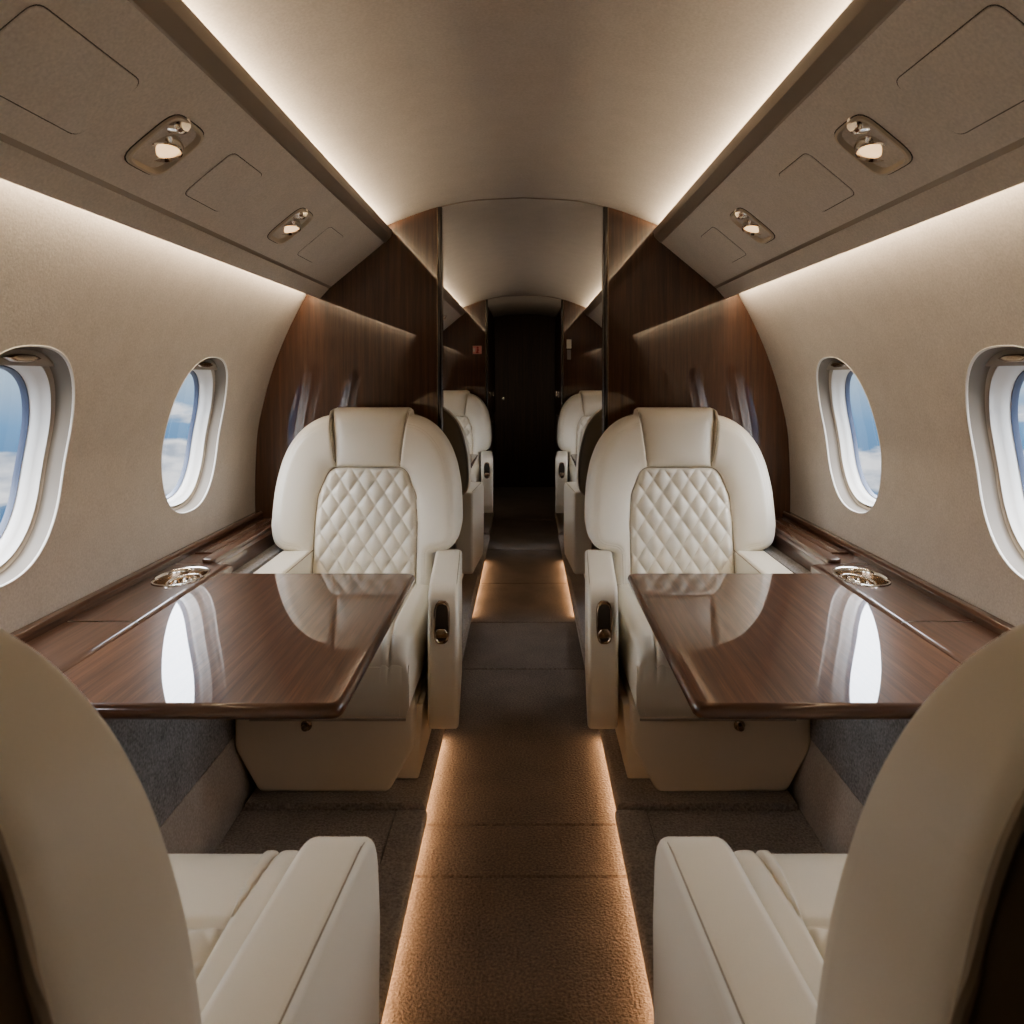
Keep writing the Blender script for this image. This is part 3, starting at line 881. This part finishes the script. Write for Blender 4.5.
sA_L = make_seat(-1, 'cream quilted seat facing us behind the left wood table', (-XS-.004, YA, 0), PI, G)
sA_R = make_seat(1, 'cream quilted seat facing us behind the right wood table', (XS+.014, YA, 0), PI, G)
XF = .588
dup(sA_R, (-XF, YF, 0), 0, 'nearest cream seat at lower left, seen from behind, facing away')
dup(sA_L, (XF, YF, 0), 0, 'nearest cream seat at lower right, seen from behind, facing away')
XR = .635
dup(sA_R, (-XR, 4.02, 0), 0, 'cream seat with shade-darkened back just past the wood partition, left of the aisle, facing away')
dup(sA_L, (XR, 4.02, 0), 0, 'cream seat with shade-darkened back just past the wood partition, right of the aisle, facing away')
dup(sA_L, (-XR, 6.28, 0), PI, 'farthest cream seat left of the aisle, facing us in the far compartment')
dup(sA_R, (XR, 6.28, 0), PI, 'farthest cream seat right of the aisle, facing us in the far compartment')

# ------------------------------------------------------------------ lights
def area(name, loc, direction, sx, sy, power, col):
    l = bpy.data.lights.new(name, 'AREA'); l.shape = 'RECTANGLE'; l.size = sx; l.size_y = sy; l.energy = power; l.color = col
    o = bpy.data.objects.new(name, l); C.objects.link(o); o.location = loc
    d = Vector(direction).normalized()     # -Z points along d, local Y along world Y
    ez = -d; ey = Vector((0,1,0)) if abs(ez.y) < .99 else Vector((0,0,1)); ex = ey.cross(ez).normalized(); ey = ez.cross(ex)
    o.rotation_euler = Matrix((ex, ey, ez)).transposed().to_euler()
    return o
WARM = (1, .815, .59); AMBER = (1, .62, .36)
KC, KW, KF = 20.0, 12.5, 4.6
for s in (-1, 1):
    for (a, b), k in zip(((.05, YP), CAB[1]), (1, .55)):
        L = b-a-.06; ym = (a+b)/2
        area('cove_light', (s*.597, ym, EYE+.592), (-s*.6, 0, 1), .016, L, KC*L/4.6*k, WARM)
        area('wall_wash_light', (s*.858, ym, EYE+.375), (s*.55, 0, -1), .018, L, KW*L/4.6*k, WARM)
    for a, b, k in ((Y0, 2.62, 1), (3.95, 5.15, 1)):
        area('aisle_edge_light', (s*.292, (a+b)/2, -.034), (-s*.45, 0, -1), .012, b-a, KF*(b-a)/4.3*k, AMBER)
for s in (-1, 1):
    o = area('galley_fill', (s*.3445, YP2+.0565, 1.15), (0, 1, 0), .010, 1.2, .9, WARM)  # unseen strips added behind the posts to brighten the dark galley
    o.rotation_euler = (PI/2, 0, 0)

# ------------------------------------------------------------------ sky beyond the windows
w = bpy.data.worlds.new('sky'); SC.world = w; w.use_nodes = True
nt = w.node_tree; nt.nodes.clear(); L = nt.links.new
out = nd(nt, 'ShaderNodeOutputWorld'); bg = nd(nt, 'ShaderNodeBackground')
tc = nd(nt, 'ShaderNodeTexCoord'); sp = nd(nt, 'ShaderNodeSeparateXYZ')
L(tc.outputs['Generated'], sp.inputs[0])
r = nd(nt, 'ShaderNodeValToRGB'); cr = r.color_ramp
mr = nd(nt, 'ShaderNodeMapRange'); mr.inputs['From Min'].default_value = -.35; mr.inputs['From Max'].default_value = .35
L(sp.outputs['Z'], mr.inputs['Value']); L(mr.outputs['Result'], r.inputs['Fac'])
cols = [(0, (.13,.22,.38)), (.34, (.13,.26,.46)), (.42, (.20,.38,.62)), (.48, (.42,.56,.72)), (.53, (.55,.66,.78)), (.58, (1.0,1.08,1.2)), (.70, (8,8.4,9)), (1, (11,11.6,12.6))]
cr.elements[0].position = 0; cr.elements[0].color = (*cols[0][1], 1)
cr.elements[1].position = 1; cr.elements[1].color = (*cols[-1][1], 1)
for p, c_ in cols[1:-1]:
    e = cr.elements.new(p); e.color = (*c_, 1)
mp = nd(nt, 'ShaderNodeMapping'); mp.inputs['Scale'].default_value = (8.0, 8.0, 22.0); mp.inputs['Location'].default_value = (2.3, 1.1, .45)
L(tc.outputs['Generated'], mp.inputs['Vector'])
n1 = nd(nt, 'ShaderNodeTexNoise', Scale=1.0, Detail=10.0, Roughness=.56); L(mp.outputs['Vector'], n1.inputs['Vector'])
# banks of cloud at set heights below the horizon
cm = nd(nt, 'ShaderNodeMapRange'); cm.inputs['From Min'].default_value = -.25; cm.inputs['From Max'].default_value = .05
L(sp.outputs['Z'], cm.inputs['Value'])
cv = nd(nt, 'ShaderNodeValToRGB'); ce = cv.color_ramp
def g_(v): return (v, v, v, 1)
ce.elements[0].position = 0; ce.elements[0].color = g_(.6); ce.elements[1].position = 1; ce.elements[1].color = g_(.25)
for z_, v_ in ((-.19,.62), (-.165,.42), (-.15,.40), (-.135,.66), (-.10,.72), (-.085,.62), (-.072,.40), (-.055,.46), (-.035,.50), (-.02,.40)):
    e = ce.elements.new((z_+.25)/.30); e.color = g_(v_)
L(cm.outputs['Result'], cv.inputs['Fac'])
cov = nd(nt, 'ShaderNodeMath', operation='SUBTRACT'); cov.inputs[1].default_value = .5; L(cv.outputs['Color'], cov.inputs[0])
ad = nd(nt, 'ShaderNodeMath', operation='ADD'); L(n1.outputs['Fac'], ad.inputs[0]); L(cov.outputs[0], ad.inputs[1])
rc = nd(nt, 'ShaderNodeValToRGB'); rc.color_ramp.elements[0].position = .48; rc.color_ramp.elements[1].position = .57
L(ad.outputs[0], rc.inputs['Fac'])
n2 = nd(nt, 'ShaderNodeTexNoise', Scale=2.6, Detail=6.0); L(mp.outputs['Vector'], n2.inputs['Vector'])
rw = nd(nt, 'ShaderNodeValToRGB'); rw.color_ramp.elements[0].position = .35; rw.color_ramp.elements[0].color = (.50,.56,.66,1)
rw.color_ramp.elements[1].position = .6; rw.color_ramp.elements[1].color = (1.0,1.0,1.02,1)
L(n2.outputs['Fac'], rw.inputs['Fac'])
below = nd(nt, 'ShaderNodeMapRange'); below.inputs['From Min'].default_value = .0; below.inputs['From Max'].default_value = .08
below.inputs['To Min'].default_value = 1; below.inputs['To Max'].default_value = 0
L(sp.outputs['Z'], below.inputs['Value'])
mu = nd(nt, 'ShaderNodeMath', operation='MULTIPLY'); L(rc.outputs['Color'], mu.inputs[0]); L(below.outputs['Result'], mu.inputs[1])
mx = nd(nt, 'ShaderNodeMix', data_type='RGBA'); L(mu.outputs[0], mx.inputs[0]); L(r.outputs['Color'], mx.inputs[6]); L(rw.outputs['Color'], mx.inputs[7])
L(mx.outputs[2], bg.inputs['Color']); bg.inputs['Strength'].default_value = 1.0
L(bg.outputs[0], out.inputs[0])

# ------------------------------------------------------------------ camera
cam = bpy.data.cameras.new('camera'); co = bpy.data.objects.new('camera', cam); C.objects.link(co)
co.location = (.014, 0, EYE); co.rotation_euler = (PI/2, 0, 0)
cam.sensor_width = 36; cam.lens = 730/1024*36
cam.shift_x = -14/1024; cam.shift_y = -135/1024
cam.clip_start = .02
cam.dof.use_dof = True; cam.dof.focus_distance = 2.5; cam.dof.aperture_fstop = 9.0
SC.camera = co

SC.view_settings.view_transform = 'AgX'
SC.view_settings.look = 'AgX - Medium High Contrast'
SC.view_settings.exposure = 0.04
SC.cycles.use_denoising = True
SC.cycles.max_bounces = 10; SC.cycles.diffuse_bounces = 6; SC.cycles.glossy_bounces = 5; SC.cycles.transparent_max_bounces = 12
SC.cycles.sample_clamp_indirect = 8
SC.cycles.caustics_reflective = False; SC.cycles.caustics_refractive = False
